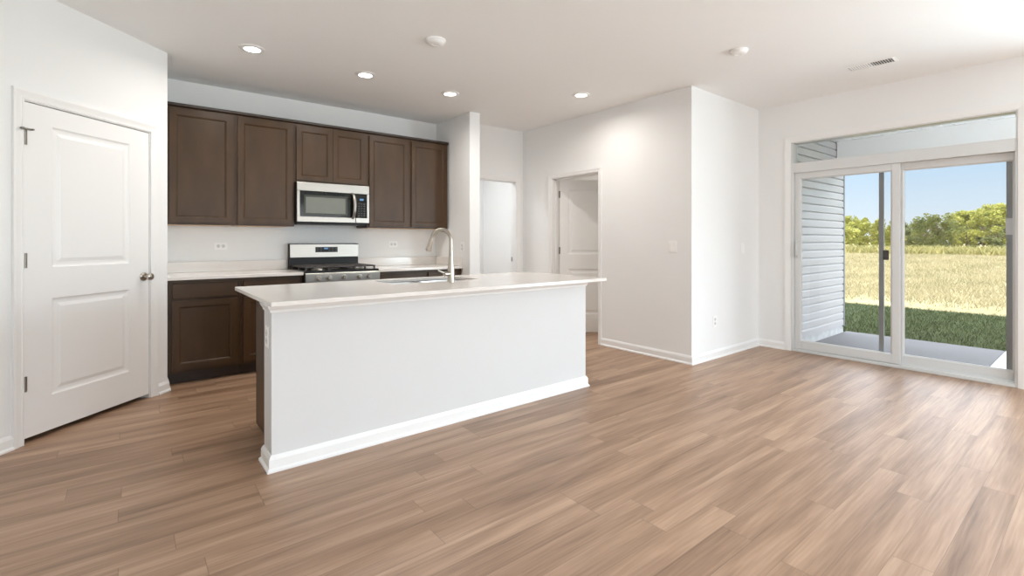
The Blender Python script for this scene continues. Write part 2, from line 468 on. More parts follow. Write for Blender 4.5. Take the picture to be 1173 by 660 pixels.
# rooms glimpsed through the doorways
MB().box(7.88, 8.0, 2.735, 5.20, 0, H).build('wall_bedroom_far', 'wall', kind=S)
MB().box(2.5, 5.3, 7.4, 7.52, 0, H).build('wall_laundry_far', 'wall', kind=S)
MB().box(5.2, 5.32, 5.32, 7.4, 0, H).build('wall_laundry_right', 'wall', kind=S)
MB().box(2.5, 2.62, 5.68, 7.4, 0, H).build('wall_laundry_left', 'wall', kind=S)
light('laundry_fill', 'AREA', (3.7, 6.3, 2.70), (0, 0, 0), 29, (0.94, 0.97, 1.0), shape='DISK', size=0.4)  # unseen lamp, added so the room past the hall looks bright
light('bedroom_fill', 'AREA', (6.6, 3.9, 2.70), (0, 0, 0), 26, (1.0, 0.95, 0.87), shape='DISK', size=0.4)  # small unseen lamp, added to light the bedroom behind the open door

# ---- baseboards
BASE = [(0, 0), (0.024, 0), (0.024, 0.010), (0.014, 0.020), (0.014, 0.064), (0.009, 0.076), (0.004, 0.085), (0, 0.085)]
def baseboard(name, path):
    return MB().sweep(path, BASE).build(name, 'trim', kind=S)
k = 1 / math.sqrt(2)
def pw(s): return (0.25 + s * k, 4.805 + s * k)
# path direction so that the room is on the left-hand side
baseboard('baseboard_pantry_left', [pw(OL - 0.062), pw(-1.345), (-0.70, -3.3)])
baseboard('baseboard_pantry_right', [pw(OR + 0.062), pw(0), (0.25, 4.93)][::-1])
baseboard('baseboard_partition', [(3.30, 5.20), (3.30, 4.765), (3.155, 4.765), (3.155, 4.92)])
baseboard('baseboard_hall', [(4.335, CY1 + 0.062), (4.335, 5.20), (4.28, 5.20)])
baseboard('baseboard_corner', [(5.755, EY1 + 0.065), (5.755, 2.615), (4.335, 2.615), (4.335, CY0 - 0.050)])
baseboard('baseboard_patio_right', [(5.755, -3.3), (5.755, EY0 - 0.065)])

# ---- casings (profile: offset away from the opening, projection out of the wall is -y)
CAS = [(0.0, 0), (0.0, -0.009), (0.010, -0.012), (0.014, -0.009), (0.026, -0.011), (0.050, -0.017), (0.062, -0.017), (0.062, 0)]
def casing(name, parent_loc, rz, w, h, prof=CAS, left=True):
    t = thing(name, None, None, parent_loc, rz, kind=S)
    path = [(0, 0), (0, h), (w, h), (w, 0)]
    MB().sweep(path, prof, 'xz').build('casing', 'trim', t)
    return t
def jamb(t, w, h, d, th=0.014):
    MB().box(0, th, 0, d, 0, h).box(w - th, w, 0, d, 0, h).box(th, w - th, 0, d, h - th, h).build('jamb', 'trim', t)
# pantry
tp = casing('trim_1', tuple(pw(OL)) + (0,), R(45), OR - OL, OT); jamb(tp, OR - OL, OT, 0.12, 0.005)
# hall opening (faces the camera, -y)
th_ = casing('trim_2', (3.40, 5.20, 0), 0, 0.82, 2.035); jamb(th_, 0.82, 2.035, 0.12, 0.006)
MB().box(0.809, 0.814, 0.085, 0.112, 0.93, 0.99).build('strike_plate', 'nickel', th_)
# bedroom doorway on the wall facing -x : local x runs towards -y
tb = casing('trim_3', (4.335, CY1, 0), R(-90), CY1 - CY0, 2.032, [(u * 0.8, v) for u, v in CAS]); jamb(tb, CY1 - CY0, 2.032, 0.12, 0.008)
MB().box(0.012, 0.024, 0.055, 0.075, 0, 2.02).box(0.0, CY1 - CY0, 0.055, 0.075, 2.004, 2.026).build('door_stop', 'trim', tb)
# patio opening
te = casing('trim_4', (5.755, EY1, 0), R(-90), EY1 - EY0, ET, [(0.0, 0), (0.0, -0.008), (0.012, -0.010), (0.052, -0.014), (0.065, -0.014), (0.065, 0)])

# ================================================================== DOORS
DR = [(0.010, 0.007), (0.020, 0.009), (0.034, 0.009), (0.056, 0.002)]
def hinge(t, x, y, z, h=0.09, name='hinge'):
    return MB().tube([(x, y, z - h / 2), (x, y, z + h / 2)], 0.0075, 10).box(x - 0.003, x + 0.013, y + 0.001, y + 0.004, z - h / 2, z + h / 2).build(name, 'hinge', t, True)
def knob(t, x, y, z):
    return MB().lathe([(0, 0), (0.032, 0), (0.032, 0.006), (0.026, 0.011), (0.012, 0.013), (0.011, 0.034), (0.016, 0.038), (0.026, 0.046), (0.0285, 0.056), (0.026, 0.066), (0.016, 0.072), (0, 0.073)], (x, y, z), (0, -1, 0), 24).build('door_knob', 'nickel', t, True)
# pantry door, closed
d1 = thing('door_1', None, None, tuple(pw(OL)) + (0,), R(45), kind=S)
DWID = OR - OL
MB().slab(0.007, DWID - 0.009, 0.033, OT - 0.010, 0.003, 0.038,
          [(0.165, DWID - 0.174, 0.250, 0.858), (0.165, DWID - 0.174, 1.052, 1.935)], DR).build('door_panel', 'trim', d1)
for z in (0.36, 1.10, 1.84): hinge(d1, 0.006, -0.006, z, 0.09)
MB().box(-0.022, 0.034, -0.022, -0.010, 1.882, 1.893, 0.002, 1).tube([(-0.022, -0.016, 1.888), (-0.022, -0.034, 1.888)], 0.006, 10).tube([(0.034, -0.016, 1.888), (0.034, -0.03, 1.888)], 0.006, 10).build('hinge_pin_stop', 'hinge', d1)
knob(d1, DWID - 0.057, 0.003, 0.945)
# bedroom door, standing open into the room, hinged on the left jamb
d2 = thing('door_2', None, None, (4.462, 4.605, 0), R(-38.5), kind=S)
MB().slab(0.004, 0.76, 0.012, 2.02, 0.0, 0.035, [(0.115, 0.645, 0.245, 0.845), (0.115, 0.645, 1.04, 1.90)], DR).build('door_panel', 'trim', d2)
for z in (0.30, 1.09, 1.83): hinge(d2, -0.001, -0.010, z, 0.09)
knob(d2, 0.70, 0.0, 0.945)

# ---- patio sliding door (local x towards -y, local +y outwards)
OW = EY1 - EY0
d3 = thing('door_3', None, None, (5.755, EY1, 0), R(-90), kind=S)
DT = 2.06
MB().box(0, 0.028, 0.0, 0.14, 0, DT, 0.003, 1).box(OW - 0.016, OW, 0.0, 0.14, 0, DT, 0.003, 1).box(0.028, OW - 0.016, 0.0, 0.14, 1.965, DT).build('door_frame', 'vinyl', d3)
MB().box(0.028, OW - 0.016, 0.0, 0.14, 0.0, 0.030, 0.003, 1).box(0.028, OW - 0.016, 0.045, 0.052, 0.03, 0.048).box(0.028, OW - 0.016, 0.092, 0.098, 0.03, 0.048).build('track_sill', 'vinyl', d3)
def panel(name, u0, u1, y, sl, sr, top=1.965, bot=0.034, rt=0.065, rb=0.085):
    p = MB()
    p.box(u0, u0 + sl, y, y + 0.036, bot, top, 0.003, 1).box(u1 - sr, u1, y, y + 0.036, bot, top, 0.003, 1)
    p.box(u0 + sl, u1 - sr, y, y + 0.036, bot, bot + rb, 0.003, 1).box(u0 + sl, u1 - sr, y, y + 0.036, top - rt, top, 0.003, 1)
    # glazing bead
    p.sweep([(u0 + sl, bot + rb), (u0 + sl, top - rt), (u1 - sr, top - rt), (u1 - sr, bot + rb)], [(0, 0.002), (-0.010, 0.010), (-0.010, 0.022), (0, 0.022)], 'xz', y, True)
    o = p.build(name, 'vinyl', d3)
    MB().box(u0 + sl - 0.004, u1 - sr + 0.004, y + 0.016, y + 0.020, bot + rb - 0.004, top - rt + 0.004).build('pane', 'glass', o)
    return o
slp = panel('sliding_panel', 0.030, 0.962, 0.020, 0.060, 0.064)
fxp = panel('fixed_panel', 0.930, OW - 0.016, 0.064, 0.045, 0.012)
hd = MB()
hd.tube([(0.062, 0.020, 1.045), (0.062, -0.016, 1.06), (0.062, -0.026, 1.09), (0.062, -0.026, 1.16), (0.062, -0.016, 1.19), (0.062, 0.020, 1.205)], 0.0085, 10)
hd.box(0.046, 0.078, 0.010, 0.022, 1.03, 1.22, 0.004, 2)
hd.build('pull_handle', 'vinyl', slp, True)
# sliding insect screen in its own outer track
scr = thing('screen_door', 'grey framed sliding insect screen behind the glass patio door', 'screen door', (5.755, EY1, 0), R(-90))
u0, u1 = 0.772, 1.708
sf = MB()
sf.box(u0, u0 + 0.042, 0.112, 0.130, 0.034, 1.963, 0.002, 1).box(u1 - 0.042, u1, 0.112, 0.130, 0.034, 1.963, 0.002, 1)
sf.box(u0 + 0.05, u1 - 0.045, 0.112, 0.130, 0.034, 0.070).box(u0 + 0.05, u1 - 0.045, 0.112, 0.130, 1.925, 1.963)
sf.build('screen_frame', 'screenframe', scr)
MB().box(u0 + 0.05, u1 - 0.045, 0.1205, 0.1215, 0.07, 1.925).build('insect_mesh', 'screen', scr)
tag(MB().box(u0 + 0.036, u0 + 0.084, 0.100, 0.112, 1.030, 1.125, 0.003, 2).build('latch', 'brownplastic', scr), 'brown plastic latch')
tag(MB().box(u1 - 0.046, u1 + 0.001, 0.1105, 0.112, 1.27, 1.41).build('paper_sticker', 'sticker', scr), 'pale sticker on the grey stile')
# transom
w1 = thing('window_1', None, None, (5.755, EY1, 0), R(-90), kind=S)
MB().box(0, 0.020, 0.0, 0.14, DT, ET).box(OW - 0.012, OW, 0.0, 0.14, DT, ET).box(0.02, OW - 0.012, 0.0, 0.14, DT, DT + 0.012).box(0.02, OW - 0.012, 0.0, 0.14, ET - 0.012, ET).build('window_frame', 'vinyl', w1)
MB().box(0.014, OW - 0.008, 0.070, 0.074, DT + 0.008, ET - 0.008).build('pane', 'glass', w1)

# ================================================================== KITCHEN
CR = [(0.006, 0.0035), (0.008, 0.0035), (0.014, 0.010)]     # cabinet door panel moulding
YW = 5.56
def cab_door(name, t, x0, x1, z0, z1, yf, th=0.019, st=0.048):
    return MB().slab(x0, x1, z0, z1, yf - th, yf - 0.001, [(x0 + st, x1 - st, z0 + st, z1 - st)], CR).build(name, 'dark', t)
def drawer_front(t, x0, x1, z0, z1, yf, th=0.019):
    return MB().box(x0, x1, yf - th, yf - 0.001, z0, z1, 0.004, 2).build('drawer_front', 'dark', t)
def upper_cab(x0, x1, z0, z1, label, doors):
    t = thing('upper_cabinet', label, 'wall cabinet', (x0, YW, z0), 0, 'upper cabinets on the kitchen wall')
    w, h, D = x1 - x0, z1 - z0, 0.325
    b = MB().box(0.001, w - 0.001, -D, -0.002, 0.0, h)
    b.build('cabinet_body', 'dark', t)
    tag(MB().box(0.018, w - 0.018, -D + 0.02, -0.004, -0.003, 0.0).build('underside_panel', 'birch', t), 'pale wood underside')
    n = len(doors)
    for i, (a, bq) in enumerate(doors):
        cab_door('door', t, a, bq, 0.018, h - 0.022, -D)
    return t
UZ0, UZ1 = 1.365, 2.415
g = 0.022
upper_cab(0.262, 0.795, UZ0, UZ1, 'tall dark brown upper cabinet nearest the white pantry wall', [(g, 0.533 - g)])
upper_cab(0.795, 1.328, UZ0, UZ1, 'tall dark brown upper cabinet just left of the microwave', [(g, 0.533 - g)])
upper_cab(1.328, 2.092, 1.822, UZ1, 'short two-door dark brown upper cabinet above the microwave', [(g - 0.006, 0.3805), (0.3835, 0.764 - g)])
upper_cab(2.092, 2.608, UZ0, UZ1, 'tall dark brown upper cabinet just right of the microwave', [(g, 0.516 - g)])
upper_cab(2.608, 3.130, UZ0, UZ1, 'tall dark brown upper cabinet above the faucet, beside the partition wall', [(g, 0.522 - g)])
cm = MB()
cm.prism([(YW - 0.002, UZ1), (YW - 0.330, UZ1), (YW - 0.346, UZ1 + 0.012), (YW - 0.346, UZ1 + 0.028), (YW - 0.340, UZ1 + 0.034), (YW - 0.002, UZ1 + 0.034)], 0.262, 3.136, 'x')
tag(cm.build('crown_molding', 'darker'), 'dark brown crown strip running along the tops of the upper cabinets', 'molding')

# ---- base cabinets
def base_cab(x0, x1, label, cols):
    t = thing('base_cabinet', label, 'base cabinet', (x0, YW, 0), 0, 'base cabinets along the kitchen wall')
    w = x1 - x0
    MB().box(0.001, w - 0.001, -0.61, -0.002, 0.10, 0.884).build('cabinet_body', 'dark', t)
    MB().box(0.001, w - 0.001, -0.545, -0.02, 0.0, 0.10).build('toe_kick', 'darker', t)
    for a, b in cols:
        drawer_front(t, a, b, 0.728, 0.856, -0.61)
        cab_door('door', t, a, b, 0.125, 0.708, -0.61)
    return t
base_cab(0.262, 0.795, 'dark base cabinet at the left end by the pantry door', [(0.026, 0.507)])
base_cab(0.795, 1.328, 'dark base cabinet immediately left of the range', [(0.022, 0.507)])
base_cab(2.096, 2.672, 'dark base cabinet immediately right of the range', [(0.022, 0.552)])
base_cab(2.672, 3.152, 'dark base cabinet at the partition end, glimpsed behind the faucet', [(0.024, 0.458)])

def counter(name, x0, x1, label):
    t = thing(name, label, 'countertop', (0, YW, 0), 0, 'quartz countertops along the kitchen wall')
    MB().box(x0, x1, -0.650, -0.002, 0.885, 0.915, 0.004, 2).build('worktop', 'quartz', t)
    MB().box(x0, x1, -0.022, -0.002, 0.9155, 1.017, 0.003, 1).build('backsplash', 'quartz', t)
    return t
counter('countertop', 0.252, 1.330, 'white quartz countertop left of the range with low backsplash')
c2 = counter('countertop', 2.094, 3.1535, 'white quartz countertop right of the range with low backsplash')
MB().box(3.133, 3.1535, -0.640, -0.023, 0.9155, 1.017, 0.003, 1).build('side_splash', 'quartz', c2)

# ---- range
rg = thing('gas_range', 'stainless freestanding gas range with black cooktop', 'stove', (1.335, YW, 0))
RW = 0.754
MB().box(0.002, RW - 0.002, -0.655, -0.015, 0.06, 0.905, 0.004, 1).box(0.04, RW - 0.04, -0.60, -0.05, 0.0, 0.06).build('range_body', 'matblack', rg)
MB().prism([(-0.640, 0.908), (-0.030, 0.908), (-0.030, 0.924), (-0.640, 0.924)], 0.002, RW - 0.002, 'x').box(0.002, RW - 0.002, -0.662, -0.640, 0.902, 0.924, 0.004, 2).build('cooktop', 'black', rg)
# sloping control panel with five knobs
MB().prism([(-0.655, 0.80), (-0.690, 0.806), (-0.693, 0.895), (-0.688, 0.901), (-0.655, 0.902)], 0.002, RW - 0.002, 'x').build('control_panel', 'steel', rg)
for kx in (0.125, 0.225, 0.375, 0.530, 0.630):
    kn = MB().lathe([(0, 0), (0.027, 0), (0.027, 0.006), (0.021, 0.009), (0.020, 0.032), (0.017, 0.036), (0, 0.036)], (kx, -0.690, 0.852), (0, -1, 0), 20).box(kx - 0.005, kx + 0.005, -0.733, -0.722, 0.830, 0.874, 0.002, 1).build('knob', 'steel', rg, True)
dr = MB().box(0.006, RW - 0.006, -0.690, -0.656, 0.245, 0.790, 0.006, 2).build('oven_door', 'steel', rg)
MB().box(0.11, RW - 0.11, -0.692, -0.689, 0.33, 0.66).build('oven_window', 'ovenglass', dr)
MB().tube([(0.06, -0.735, 0.745), (RW - 0.06, -0.735, 0.745)], 0.012, 12).tube([(0.09, -0.69, 0.745), (0.09, -0.735, 0.745)], 0.009, 10).tube([(RW - 0.09, -0.69, 0.745), (RW - 0.09, -0.735, 0.745)], 0.009, 10).build('oven_handle', 'steel', dr, True)
MB().box(0.006, RW - 0.006, -0.685, -0.656, 0.07, 0.235, 0.006, 2).build('storage_drawer', 'steel', rg)
# backguard: dark riser below, stainless panel above, black cap
MB().box(0.004, RW - 0.004, -0.075, -0.018, 0.924, 1.18).build('backguard', 'matblack', rg)
MB().prism([(-0.076, 1.038), (-0.093, 1.040), (-0.087, 1.178), (-0.076, 1.178)], 0.010, RW - 0.006, 'x').build('backguard_panel', 'steel_pale', rg)
MB().box(0.0, RW, -0.086, -0.018, 1.178, 1.190, 0.003, 1).build('backguard_cap', 'black', rg)
dp = MB().prism([(-0.0925, 1.092), (-0.0900, 1.150), (-0.087, 1.150), (-0.087, 1.092)], 0.268, 0.510, 'x').build('display_panel', 'matblack', rg)
MB().prism([(-0.0922, 1.126), (-0.0914, 1.142), (-0.089, 1.142), (-0.089, 1.126)], 0.362, 0.402, 'x').build('clock_display', 'display', dp)
for i in range(3):
    for j in range(6):
        xx = 0.285 + j * 0.037 if j < 2 else 0.300 + j * 0.037
        if 2 <= j <= 2: continue
        MB().box(xx, xx + 0.016, -0.0934, -0.090, 1.098 + i * 0.017, 1.105 + i * 0.017).build('key', 'key', dp)
for bx, by, br in ((0.18, -0.48, 0.046), (0.18, -0.22, 0.036), (0.377, -0.35, 0.05), (0.575, -0.48, 0.040), (0.575, -0.22, 0.046)):
    MB().lathe([(0, 0.924), (br + 0.022, 0.924), (br + 0.018, 0.930), (br, 0.932), (br, 0.942), (br - 0.006, 0.946), (0, 0.946)], (bx, by, 0), (0, 0, 1), 20).build('burner', 'steel' if abs(by + 0.48) < 0.01 else 'iron', rg, True)
for gi in range(3):
    ga, gb = 0.022 + gi * 0.238, 0.022 + gi * 0.238 + 0.234
    G = MB()
    zt, tb_ = 0.962, 0.011
    for yy in (-0.615, -0.075): G.box(ga, gb, yy - 0.006, yy + 0.006, zt - 0.014, zt, 0.003, 1)
    for xx in (ga + 0.006, gb - 0.006): G.box(xx - 0.006, xx + 0.006, -0.615, -0.075, zt - 0.014, zt, 0.003, 1)
    xm = (ga + gb) / 2
    G.box(xm - 0.005, xm + 0.005, -0.615, -0.075, zt - 0.012, zt + 0.001)
    for yy in (-0.545, -0.48, -0.415, -0.35, -0.285, -0.22, -0.145): G.box(ga, gb, yy - 0.008, yy + 0.008, zt - 0.012, zt + 0.001)
    for xx in (ga + 0.008, gb - 0.008):
        for yy in (-0.605, -0.35, -0.085): G.box(xx - 0.007, xx + 0.007, yy - 0.007, yy + 0.007, 0.924, zt - 0.01)
    G.build('grate', 'iron', rg)

# ---- over-the-range microwave
mw = thing('microwave', 'stainless over-the-range microwave with black door window', 'microwave', (1.333, YW, 1.390))
MWW, MH = 0.756, 0.428
MB().box(0, MWW, -0.372, -0.002, 0.012, MH - 0.002, 0.003, 1).box(0.02, MWW - 0.02, -0.36, -0.03, 0.0, 0.012).build('microwave_body', 'matblack', mw)
MB().box(0.0, MWW, -0.398, -0.372, MH - 0.090, MH, 0.004, 2).build('top_band', 'steel_pale', mw)
f = MB()
f.box(0.0, 0.600, -0.400, -0.373, 0.022, 0.076, 0.003, 2)
f.box(0.0, 0.030, -0.400, -0.373, 0.076, MH - 0.091, 0.003, 2)
md = f.build('door', 'steel_pale', mw)
MB().box(0.030, 0.601, -0.396, -0.374, 0.076, MH - 0.091).build('door_window', 'ovenglass', md)
MB().box(0.070, 0.515, -0.3968, -0.396, 0.100, MH - 0.128).build('window_border', 'ovenborder', md)
MB().box(0.088, 0.492, -0.3975, -0.3966, 0.114, MH - 0.150).build('window_screen', 'ovenscreen', md)
MB().tube([(0.570, -0.396, 0.070), (0.574, -0.425, 0.095), (0.578, -0.438, 0.15), (0.580, -0.442, 0.205), (0.578, -0.438, 0.26), (0.574, -0.425, 0.31), (0.570, -0.396, 0.337)], [0.013, 0.016, 0.018, 0.018, 0.018, 0.016, 0.013], 14).build('door_handle', 'steel', md, True)
MB().box(0.604, MWW, -0.400, -0.373, 0.022, 0.076, 0.003, 2).box(MWW - 0.028, MWW, -0.400, -0.373, 0.076, MH - 0.091, 0.003, 2).build('panel_frame', 'steel_pale', mw)
cp = MB().box(0.603, MWW - 0.028, -0.396, -0.373, 0.076, MH - 0.091).build('control_panel', 'ovenglass', mw)
MB().box(0.648, 0.692, -0.3972, -0.396, 0.268, 0.288).build('clock_display', 'display', cp)
for i in range(6):
    for j in range(3):
        MB().box(0.632 + j * 0.030, 0.648 + j * 0.030, -0.3968, -0.396, 0.095 + i * 0.026, 0.106 + i * 0.026).build('key', 'key', cp)

# ================================================================== ISLAND
isl = thing('kitchen_island', 'long white panelled kitchen island with dark cabinets on its far side', 'kitchen island', (0, 0, 0))
IX0, IX1, IY0, IY1 = 0.592, 3.005, 2.785, 2.955
IT = 0.8885
MB().box(IX0, IX1, IY0, IY1, 0, IT, 0.002, 1).build('knee_wall', 'island', isl)
MB().sweep([(IX0 + 0.10, IY1), (IX0, IY1), (IX0, IY0), (IX1, IY0), (IX1, IY1)][::-1], [(-u, z) for u, z in [(-a, b) for a, b in BASE]][::1]).build('baseboard', 'trim', isl)
TM = [(0, IT - 0.052), (0.006, IT - 0.050), (0.008, IT - 0.038), (0.016, IT - 0.026), (0.020, IT - 0.014), (0.020, IT), (0, IT)]
MB().sweep([(IX0 + 0.02, IY1), (IX0, IY1), (IX0, IY0), (IX1, IY0), (IX1, IY1)][::-1], TM).build('top_molding', 'trim', isl)
MB().box(0.672, 1.42, IY1 + 0.001, 3.600, 0.0, IT).box(2.24, 2.985, IY1 + 0.001, 3.600, 0.0, IT).box(1.42, 2.24, IY1 + 0.001, 3.600, 0.0, 0.60).box(1.42, 2.24, 3.585, 3.600, 0.60, IT).build('cabinet_body', 'dark', isl)
for a, b in ((0.69, 1.15), (1.16, 1.62), (1.63, 2.09), (2.10, 2.97)):
    dd = MB().slab(a, b, 0.12, 0.70, 0, 0.019, [(a + 0.056, b - 0.056, 0.176, 0.644)], CR)
    for v in dd.bm.verts: v.co.y = 3.620 - v.co.y
    dd.build('door', 'dark', isl)
    MB().box(a, b, 3.601, 3.620, 0.72, 0.86, 0.004, 2).build('drawer_front', 'dark', isl)
# countertop with two sink cut-outs (one opening, the bowls hang below)
SX0, SX1, SY0, SY1 = 1.462, 2.190, 3.165, 3.560
TX0, TX1, TY0, TY1 = 0.553, 3.067, 2.608, 3.645
bm = MB()
zt, zb = 0.914, 0.8890
xs = [TX0, SX0, SX1, TX1]; ys = [TY0, SY0, SY1, TY1]
V = {}
for i, x in enumerate(xs):
    for j, y in enumerate(ys):
        for kz, z in enumerate((zb, zt)): V[i, j, kz] = bm.bm.verts.new((x, y, z))
for i in range(3):
    for j in range(3):
        if i == 1 and j == 1: continue
        for kz in (0, 1): bm.bm.faces.new([V[i, j, kz], V[i + 1, j, kz], V[i + 1, j + 1, kz], V[i, j + 1, kz]])
def side(a, b): bm.bm.faces.new([V[a + (0,)], V[b + (0,)], V[b + (1,)], V[a + (1,)]])
for i in range(3):
    side((i, 0), (i + 1, 0)); side((i, 3), (i + 1, 3)); side((0, i), (0, i + 1)); side((3, i), (3, i + 1))
for a, b in (((1, 1), (2, 1)), ((1, 2), (2, 2)), ((1, 1), (1, 2)), ((2, 1), (2, 2))): side(a, b)
bmesh.ops.recalc_face_normals(bm.bm, faces=bm.bm.faces)
es = [e for e in bm.bm.edges if len(e.link_faces) == 2 and e.calc_face_angle(0) > 0.5]
bmesh.ops.bevel(bm.bm, geom=es, offset=0.004, segments=2, profile=0.5, affect='EDGES')
tag(bm.build('countertop', 'quartz'), 'long white quartz countertop overhanging the white island', 'countertop')
# sink
sk = thing('kitchen_sink', 'stainless double-bowl undermount sink in the island countertop', 'sink', (0, 0, 0.8885))
def bowl(x0, x1):
    y0, y1, d = SY0 - 0.006, SY1 + 0.006, -0.20
    b = MB().bm
    rings = []
    for (ins, z) in ((-0.012, -0.0015), (0, -0.0015), (0.004, -0.02), (0.010, d + 0.03), (0.035, d), (0.16, d - 0.004)):
        r = []
        cx0, cx1, cy0, cy1 = x0 + ins, x1 - ins, y0 + ins, y1 - ins
        rad = max(0.012, 0.045 - ins * 0.1)
        for (qx, qy, a0) in ((cx1 - rad, cy1 - rad, 0), (cx0 + rad, cy1 - rad, 90), (cx0 + rad, cy0 + rad, 180), (cx1 - rad, cy0 + rad, 270)):
            for kq in range(6):
                an = R(a0 + kq * 18)
                r.append(b.verts.new((qx + rad * math.cos(an), qy + rad * math.sin(an), z)))
        rings.append(r)
    for A, B in zip(rings, rings[1:]):
        for i in range(len(A)):
            j = (i + 1) % len(A); b.faces.new((A[i], A[j], B[j], B[i]))
    b.faces.new(rings[-1])
    m = MB(); m.bm.free(); m.bm = b
    m.lathe([(0.05, d + 0.001), (0.055, d + 0.003), (0.04, d + 0.004), (0.0, d - 0.001)], ((x0 + x1) / 2, (y0 + y1) / 2, 0), (0, 0, 1), 20)
    o = m.build('bowl', 'sinksteel', sk, True)
    return o
bowl(SX0 - 0.006, 1.816); bowl(1.836, SX1 + 0.006)
MB().box(1.812, 1.840, SY0 - 0.006, SY1 + 0.006, -0.012, -0.0005, 0.002, 1).build('divider', 'sinksteel', sk)
# faucet
fa = thing('faucet', 'tall brushed nickel pull-down gooseneck faucet on the island', 'faucet', (1.868, 3.072, 0.914))
MB().lathe([(0, 0), (0.0285, 0), (0.0285, 0.004), (0.026, 0.010), (0.0255, 0.085), (0.023, 0.12), (0.018, 0.19), (0.0155, 0.235), (0, 0.235)], (0, 0, 0), (0, 0, 1), 28).build('faucet_body', 'nickel', fa, True)
SD = Vector((-0.50, 0.866, 0)).normalized()
pts = [Vector((0, 0, 0.225)), Vector((0, 0, 0.26)), Vector((0, 0, 0.295))]
RA = 0.082
for i in range(1, 15):
    an = PI * i / 14 * 0.93
    pts.append(SD * (RA - RA * math.cos(an)) + Vector((0, 0, 0.305 + RA * math.sin(an))))
MB().tube(pts, [0.0145] * len(pts), 16).build('gooseneck', 'nickel', fa, True)
p_end = pts[-1]; dirn = (pts[-1] - pts[-2]).normalized()
MB().lathe([(0, -0.004), (0.0145, -0.004), (0.0155, 0.0), (0.0165, 0.03), (0.0215, 0.085), (0.0215, 0.098), (0.018, 0.101), (0, 0.101)], p_end, dirn, 20).build('spray_head', 'nickel', fa, True)
hb = MB().tube([(0, 0, 0.062), (-0.030, -0.004, 0.062), (-0.062, -0.008, 0.063)], [0.018, 0.0175, 0.0165], 16)
hb.tube([(-0.055, -0.007, 0.066), (-0.085, -0.011, 0.078), (-0.118, -0.015, 0.092)], [0.0075, 0.007, 0.006], 10)
hb.build('lever_handle', 'nickel', fa, True)

# ================================================================== WALL PLATES
def outlet(loc, rz, label, horizontal=False, sw=0, size=(0.072, 0.116)):
    """origin on the wall surface, front is local -y"""
    cat = 'light switch' if sw else 'outlet'
    t = thing('light_switch' if sw else 'outlet', label, cat, loc, rz)
    w, h = size
    if horizontal: w, h = h, w
    MB().box(-w / 2, w / 2, -0.006, -0.0005, -h / 2, h / 2, 0.0025, 2).build('wall_plate', 'plate', t)
    if sw:
        for i in range(sw):
            cx = (i - (sw - 1) / 2) * 0.046
            MB().prism([(-0.006, -0.033), (-0.0085, -0.033), (-0.0075, 0.0), (-0.0105, 0.033), (-0.006, 0.033)], cx - 0.0165, cx + 0.0165, 'x').build('rocker', 'plate', t)
    else:
        for sgn in (-1, 1):
            cx, cz = (sgn * 0.0215, 0) if horizontal else (0, sgn * 0.0215)
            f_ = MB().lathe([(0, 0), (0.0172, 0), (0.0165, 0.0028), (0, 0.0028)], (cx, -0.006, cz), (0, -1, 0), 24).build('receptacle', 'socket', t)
            s_ = MB()
            for d in (-0.0065, 0.0065):
                if horizontal: s_.box(cx - 0.0045, cx + 0.0045, -0.0092, -0.0087, cz + d - 0.0012, cz + d + 0.0012)
                else: s_.box(cx + d - 0.0012, cx + d + 0.0012, -0.0092, -0.0087, cz - 0.0045, cz + 0.0045)
            s_.box(cx - 0.002, cx + 0.002, -0.0092, -0.0087, cz - 0.013, cz - 0.010)
            s_.build('slots', 'slot', f_)
    return t
outlet((0.722, YW, 1.166), 0, 'white outlet on the wall above the left countertop', True)
outlet((2.552, YW, 1.176), 0, 'white outlet on the wall right of the range', True)
outlet((3.155, 4.925, 1.142), R(-90), 'white outlet on the partition wall beside the faucet', False)
outlet((4.335, 2.823, 1.16), R(-90), 'white double light switch beside the bedroom doorway', False, 2, (0.100, 0.116))
outlet((5.365, 2.615, 1.135), 0, 'white light switch high on the wall near the patio door', False, 1)
outlet((4.770, 2.615, 0.382), 0, 'white outlet low on the wall just above the baseboard', False)
outlet((IX0, 2.865, 0.70), R(-90), 'white outlet on the narrow end of the island', False)

# ================================================================== CEILING FIXTURES
def recessed(x, y, label, seen=True):
    t = thing('recessed_light', label, 'ceiling light', (x, y, H), 0, 'recessed ceiling lights')
    MB().lathe([(0.060, -0.010), (0.066, -0.012), (0.090, -0.006), (0.094, -0.0005), (0.060, -0.0005)], (0, 0, 0), (0, 0, 1), 32).build('trim_ring', 'plate', t, True)
    MB().lathe([(0, -0.0075), (0.0605, -0.0075), (0.0605, -0.002), (0, -0.002)], (0, 0, 0), (0, 0, 1), 32).build('lens', 'lens', t, True)
    light('recessed_lamp', 'AREA', (x, y, H - 0.013), (0, 0, 0), LAMP_W, LAMP_C, shape='DISK', size=0.115, spread=R(164))
    return t
recessed(0.771, 4.276, 'glowing recessed ceiling light nearest the pantry corner')
recessed(1.703, 4.300, 'glowing recessed ceiling light above the microwave')
recessed(2.608, 4.306, 'glowing recessed ceiling light near the partition wall')
recessed(3.700, 3.492, 'glowing recessed ceiling light in front of the bedroom doorway')
